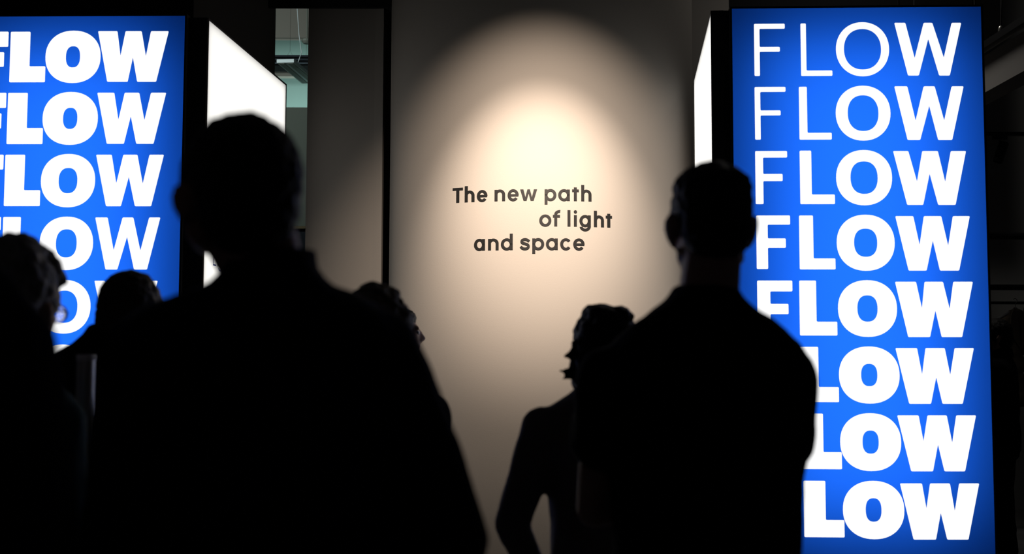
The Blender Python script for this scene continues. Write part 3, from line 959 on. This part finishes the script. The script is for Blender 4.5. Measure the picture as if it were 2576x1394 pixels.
def person(label, loc, H, yaw=0, head=(0, 0, 0), head_off=(0, 0, 0), neck=None, rings=None, arms=None, arm_r=(.062, .055, .042), sleeve=1.0, hair=hair_short,
           hair_m='hair_black', hair_wobble=(.004, 60), top_m='black_cloth', skin='skin', collar=True, top_name='jacket', glasses=False,
           voxel=.007, head_scale=1.0, hem=.82, extra=None, hair_extra=None, hair_on=True, head_z=None, squash=1.0, neck_x=0, group='visitors seen from behind'):
    k = H / 1.765
    root = tag(empty('person', (loc[0], loc[1], 0), R(yaw)), label, 'person', group)
    hz = head_z or (H - .130 * head_scale)
    HC = Vector((head_off[0], .03 + head_off[1], hz + head_off[2]))
    E = Euler((R(head[1]), R(head[2]), R(head[0]))).to_matrix()
    HM = Matrix.Translation(HC) @ Matrix.Translation(HP) @ (E @ Matrix.Diagonal((head_scale, head_scale, head_scale * squash))).to_4x4() @ Matrix.Translation(-HP)
    sz = 1.415 * k
    if arms is None:
        arms = [[(-.185 * k, 0, sz), (-.205 * k, -.02, 1.14 * k), (-.20 * k, .06, .88 * k)],
                [(.185 * k, 0, sz), (.205 * k, -.02, 1.14 * k), (.20 * k, .06, .88 * k)]]
    if rings is None:
        rings = [(1.56, .066, .070, 0, -.01), (1.53, .072, .074), (1.50, .095, .08), (1.475, .14, .09), (1.445, .185, .10), (1.40, .205, .115), (1.30, .202, .125),
                 (1.15, .188, .12), (1.05, .188, .12), (.95, .195, .125), (.82, .20, .125)]
        rings = [(a[0] * k, a[1] * k, a[2] * k) + tuple(a[3:]) for a in rings]
    # --- body: one continuous surface
    hb = bmesh.new(); head_shapes(hb)
    bmesh.ops.transform(hb, matrix=HM, verts=hb.verts)
    bm = hb
    n0 = HM @ Vector((0, -.022, -.045)) + Vector((neck_x * 2.2, 0, 0)); n1 = Vector((neck_x, -.015, rings[2][0] - .03))
    nr = neck or .055
    cone(bm, n0, n1, nr, nr + .006); cone(bm, HM @ Vector((0, .02, -.07)), n1 + Vector((0, .02, 0)), .04, nr)
    body_rings = [(r_[0] - .012, max(.04, r_[1] - .022), max(.04, r_[2] - .022)) + tuple(r_[3:]) for r_ in rings[2:]]
    loft(bm, body_rings)
    ell(bm, (0, 0, .93 * k), (.165 * k, .105 * k, .12 * k))
    for s in (-1, 1):
        chain(bm, [(s * .088 * k, 0, .92 * k), (s * .10 * k, .01, .50 * k), (s * .105 * k, -.02, .09 * k)], [.080 * k, .052 * k, .036 * k])
        chain(bm, [(s * .105 * k, -.03, .045), (s * .12 * k, .15, .035)], [.035, .025])
    for i, s in enumerate((-1, 1)):
        a = [Vector(q) for q in arms[i]]
        chain(bm, a, [arm_r[0] - .016, arm_r[1] - .014, arm_r[2] - .012])
        hand(bm, a[2], (a[2] - a[1]) if (a[2] - a[1]).z < -.1 else (a[2] - a[1]), s)
    fused('body', bm, voxel, M[skin], root, 3)
    # --- eyes, hair
    for s in (-1, 1):
        bm = bmesh.new(); ell(bm, HM @ Vector((s * .031, .080, .002)), (.0125,) * 3, None, 12, 8)
        obj('eye', bm, M['eye'], root, True)
    if hair_on:
        bm = bmesh.new(); hair(bm)
        if hair_extra: hair_extra(bm)
        bmesh.ops.transform(bm, matrix=HM, verts=bm.verts)
        fused('hair', bm, .006, M[hair_m], root, 2, hair_wobble)
    # --- upper garment
    bm = bmesh.new(); loft(bm, rings)
    for i in range(2):
        a = [Vector(q) for q in arms[i]]
        if sleeve < 1:
            e = a[0].lerp(a[1], sleeve)
            chain(bm, [a[0], e], [arm_r[0], arm_r[0] + .003])
            # cuff edge standing off the arm
            cone(bm, a[0].lerp(a[1], sleeve - .12), e, arm_r[0] + .004, arm_r[0] + .007)
        else:
            chain(bm, [a[0], a[1], a[1].lerp(a[2], .96)], arm_r)
    if extra: extra(bm)
    fused(top_name, bm, .010, M[top_m], root, 4, (.007, 11, (1, 1, .55)))
    if collar:
        bm = bmesh.new()
        z0 = rings[1][0] - .02; r0 = rings[0]
        n = 28
        cx0 = r0[3] if len(r0) > 3 else 0
        prof = [(0, .008), (.030, .004), (.044, .002), (.046, .008), (.02, .013), (-.01, .016)]
        ring_pts = []
        for dz, dr in prof:
            ring_pts.append([Vector((cx0 + r0[1] * math.cos(2 * math.pi * j / n) * (1 + dr / .07), -.008 + r0[2] * math.sin(2 * math.pi * j / n) * (1 + dr / .07),
                                     z0 + dz - .012 * max(0, math.sin(2 * math.pi * j / n)))) for j in range(n)])
        rings_to_bm(bm, ring_pts + [ring_pts[0]], False)
        obj('collar', bm, M[top_m], root, True)
    # --- trousers and shoes
    bm = bmesh.new()
    loft(bm, [(.78 * k, .165 * k, .115 * k), (.88 * k, .178 * k, .12 * k), (1.0 * k, .165 * k, .11 * k)])
    for s in (-1, 1):
        chain(bm, [(s * .088 * k, 0, .84 * k), (s * .10 * k, .01, .50 * k), (s * .105 * k, -.02, .10 * k)], [.093 * k, .072 * k, .062 * k])
    fused('trousers', bm, .014, M['trouser'], root, 3, (.006, 10))
    for s in (-1, 1):
        bm = bmesh.new()
        rr = [(-.085, .030, .05), (-.05, .040, .065), (.02, .045, .060), (.10, .050, .045), (.17, .042, .032), (.20, .02, .02)]
        rings_to_bm(bm, [[Vector((s * .112 * k + a_[1] * math.cos(t), a_[0], max(0.002, a_[2] * .62 + a_[2] * .62 * math.sin(t)))) for t in
                          [2 * math.pi * j / 16 for j in range(16)]] for a_ in rr])
        obj('shoe', bm, M['shoe'], root, True)
    if glasses:
        g = empty('glasses', (0, 0, 0), 0, root)
        for s in (-1, 1):
            bm = bmesh.new(); tube(bm, [HM @ Vector((s * .034 + .026 * math.cos(t), .108, .0 + .021 * math.sin(t))) for t in [2 * math.pi * j / 20 for j in range(21)]], .0022, 6)
            obj('lens_rim', bm, M['steel'], g, True)
            bm = bmesh.new(); ell(bm, HM @ Vector((s * .034, .108, 0)), (.0255, .0255, .0205), None, 16, 10)
            c = HM @ Vector((s * .034, .108, 0)); ax = (E @ Vector((0, 1, 0))).normalized()
            for v in bm.verts: v.co -= ax * (v.co - c).dot(ax) * .93
            obj('lens', bm, M['lens'], g, True)
            bm = bmesh.new(); tube(bm, [HM @ Vector(q) for q in ((s * .060, .106, .006), (s * .076, .05, .008), (s * .081, -.01, .010), (s * .080, -.03, -.01))], .0024, 6)
            obj('temple_arm', bm, M['black_frame'], g, True)
        bm = bmesh.new(); tube(bm, [HM @ Vector(q) for q in ((-.008, .109, .006), (0, .112, .010), (.008, .109, .006))], .002, 6)
        obj('bridge', bm, M['steel'], g, True)
    return root


def px(x, Y): return (x - CX) / F_PX * Y


# front man, head turned to the left
person('dark-haired man in a navy jacket, largest figure, standing before the left kiosk', (px(664, 1.7), 1.7), 1.803, 0, head=(35, 22, -4), head_off=(-.036, -.01, 0), neck=.054, neck_x=.014, head_scale=1.06, head_z=1.683, squash=.93,
       rings=[(1.600, .058, .064, .014, -.01), (1.580, .066, .072, .014, -.01), (1.555, .096, .08, .012), (1.537, .140, .092, .006), (1.515, .195, .104), (1.475, .232, .118),
              (1.38, .238, .128), (1.20, .218, .128), (1.0, .212, .13), (.82, .218, .13)],
       arms=[[(-.185, 0, 1.450), (-.203, -.02, 1.15), (-.19, .06, .90)], [(.180, 0, 1.455), (.292, -.03, 1.175), (.225, .13, .97)]], arm_r=(.063, .060, .045),
       top_m='navy', hair_m='hair_black', voxel=.006)
# man in a short-sleeved top before the right kiosk
person('short-haired man in a black short-sleeved top, arms folded, before the right kiosk', (px(1774, 2.25), 2.25), 1.838, 0, head=(4, 0, 0), head_off=(.020, 0, 0), neck=.058, head_scale=1.02,
       rings=[(1.585, .062, .066, 0, -.01), (1.565, .070, .072, 0, -.01), (1.545, .100, .08), (1.515, .140, .09), (1.47, .195, .104), (1.42, .218, .115),
              (1.30, .212, .125), (1.20, .192, .125), (1.05, .184, .125), (.82, .192, .125)],
       arms=[[(-.200, 0, 1.405), (-.215, .09, 1.13), (.03, .25, 1.16)], [(.163, 0, 1.405), (.155, .08, 1.12), (-.06, .24, 1.19)]], arm_r=(.062, .055, .045),
       hair_extra=lambda b: (ell(b, (0, -.015, .078), (.079, .092, .052)),),
       sleeve=.46, top_name='shirt', top_m='black_cloth', hair_m='hair_black', voxel=.006, collar=False)
# woman with a bob, hand on hip
person('woman with dark chin-length hair and hand on hip, before the curved wall', (px(1528, 3.1), 3.1), 1.590, 0, head=(14, 0, 0), neck=.048,
       rings=[(1.39, .055, .06, 0, -.01), (1.37, .062, .065), (1.35, .095, .072), (1.325, .138, .08), (1.295, .178, .09), (1.24, .192, .10), (1.10, .168, .11), (1.0, .158, .11),
              (.90, .160, .115), (.74, .172, .12)],
       arms=[[(-.178, 0, 1.245), (-.266, -.03, .985), (-.178, .06, .80)], [(.178, 0, 1.245), (.20, .0, 1.0), (.10, .22, 1.02)]], arm_r=(.060, .050, .036),
       hair=hair_bob, hair_m='hair_black', hair_wobble=(.007, 40), top_m='grey_denim', head_scale=.95, voxel=.007, top_name='jacket')
# grey-haired person with glasses at the left edge
person('grey-haired person in glasses and a teal top at the left edge', (px(22, 2.4), 2.4), 1.666, 0, head=(-9, 1, 3), neck=.050, hair=hair_full, hair_m='hair_grey',
       rings=[(1.455, .056, .058, 0, -.01), (1.435, .062, .064), (1.412, .080, .074), (1.388, .112, .084), (1.35, .142, .095), (1.29, .160, .105), (1.17, .168, .115), (.98, .168, .115), (.78, .17, .115)],
       arms=[[(-.130, 0, 1.300), (-.155, -.02, 1.06), (-.15, .06, .83)], [(.120, 0, 1.300), (.145, -.02, 1.06), (.14, .08, .83)]], arm_r=(.056, .05, .04),
       hair_wobble=(.008, 30), top_m='teal', top_name='sweater', glasses=True, collar=False, head_scale=.93,
       hair_extra=lambda b: (ell(b, (0, -.02, .070), (.092, .104, .116)), cone(b, (.050, .01, .118), (.070, .02, .104), .028, .022), cone(b, (.07, .02, .10), (.080, .03, .080), .018, .014)))
# man behind, between the left kiosk's letters
person('man with short dark hair standing between the grey-haired person and the front man', (px(292, 3.05), 3.05), 1.670, 0, head=(-4, 0, 4), head_off=(.02, 0, 0), neck=.062,
       rings=[(1.525, .066, .068, 0, -.01), (1.50, .080, .076), (1.475, .115, .084), (1.455, .150, .094), (1.425, .188, .104), (1.38, .206, .115), (1.28, .20, .122),
              (1.1, .185, .12), (.95, .19, .122), (.78, .195, .122)],
       arms=[[(-.178, 0, 1.375), (-.20, -.02, 1.10), (-.19, .06, .85)], [(.178, 0, 1.375), (.20, -.02, 1.10), (.19, .06, .85)]],
       top_m='black_cloth', hair_m='hair_brown', voxel=.008, head_scale=1.04, collar=False)
# close shoulder cut by the left edge
person('dark figure cut by the left edge, only shoulder and arm in view', (-.73, 1.2), 1.86, 0,
       rings=[(1.66, .062, .066), (1.63, .070, .072), (1.60, .10, .08), (1.565, .15, .09), (1.53, .190, .10), (1.48, .215, .115), (1.38, .22, .125), (1.2, .21, .125), (1.0, .21, .125), (.82, .21, .125)],
       arms=[[(-.19, 0, 1.455), (-.21, -.02, 1.18), (-.2, .05, .92)], [(.178, 0, 1.455), (.222, -.02, 1.18), (.21, .08, .93)]], top_m='navy', voxel=.009)
# heads half hidden by the front man
person('sandy-haired head rising behind the front man\'s right shoulder', (px(940, 2.75), 2.75), 1.612, 42, head=(-40, 0, 0), hair=hair_full, hair_m='hair_sand', hair_wobble=(.012, 26),
       top_m='black_cloth', voxel=.009)
person('person in profile facing right, forehead showing past the front man\'s shoulder', (px(997, 5.5), 5.5), 1.672, -80, head=(0, 4, 0), hair_m='hair_brown', top_m='charcoal', voxel=.009,
       skin='skin', hair_extra=lambda b: (ell(b, (0, .016, .076), (.073, .068, .050)),))
person('dark-haired person in profile at far right, beside the right kiosk', (px(2512, 7.7), 7.7), 1.692, 62, head=(12, 0, 0), hair=hair_full, hair_m='hair_black', top_m='black_cloth', voxel=.009,
       skin='skin_dark')

# pale-topped post between the two people on the left
pp = at(217, 892, 2.75)
root = tag(empty('stand_post', (pp.x, 2.75, 0)), 'slim dark post with a pale round top, beside the grey-haired person', 'post')
bm = bmesh.new(); tube(bm, ((0, 0, .02), (0, 0, pp.z - .008)), .0215, 24); obj('pole', bm, M['steel'], root, False)
bm = bmesh.new(); loft(bm, [(pp.z - .014, .0225, .0225), (pp.z - .003, .0235, .0235), (pp.z, .0215, .0215)], 24, 2); obj('cap', bm, M['cap_white'], root)
bm = bmesh.new(); loft(bm, [(0, .10, .10), (.012, .10, .10), (.02, .08, .08), (.024, .03, .03)], 32, 2); obj('base', bm, M['black_metal'], root)
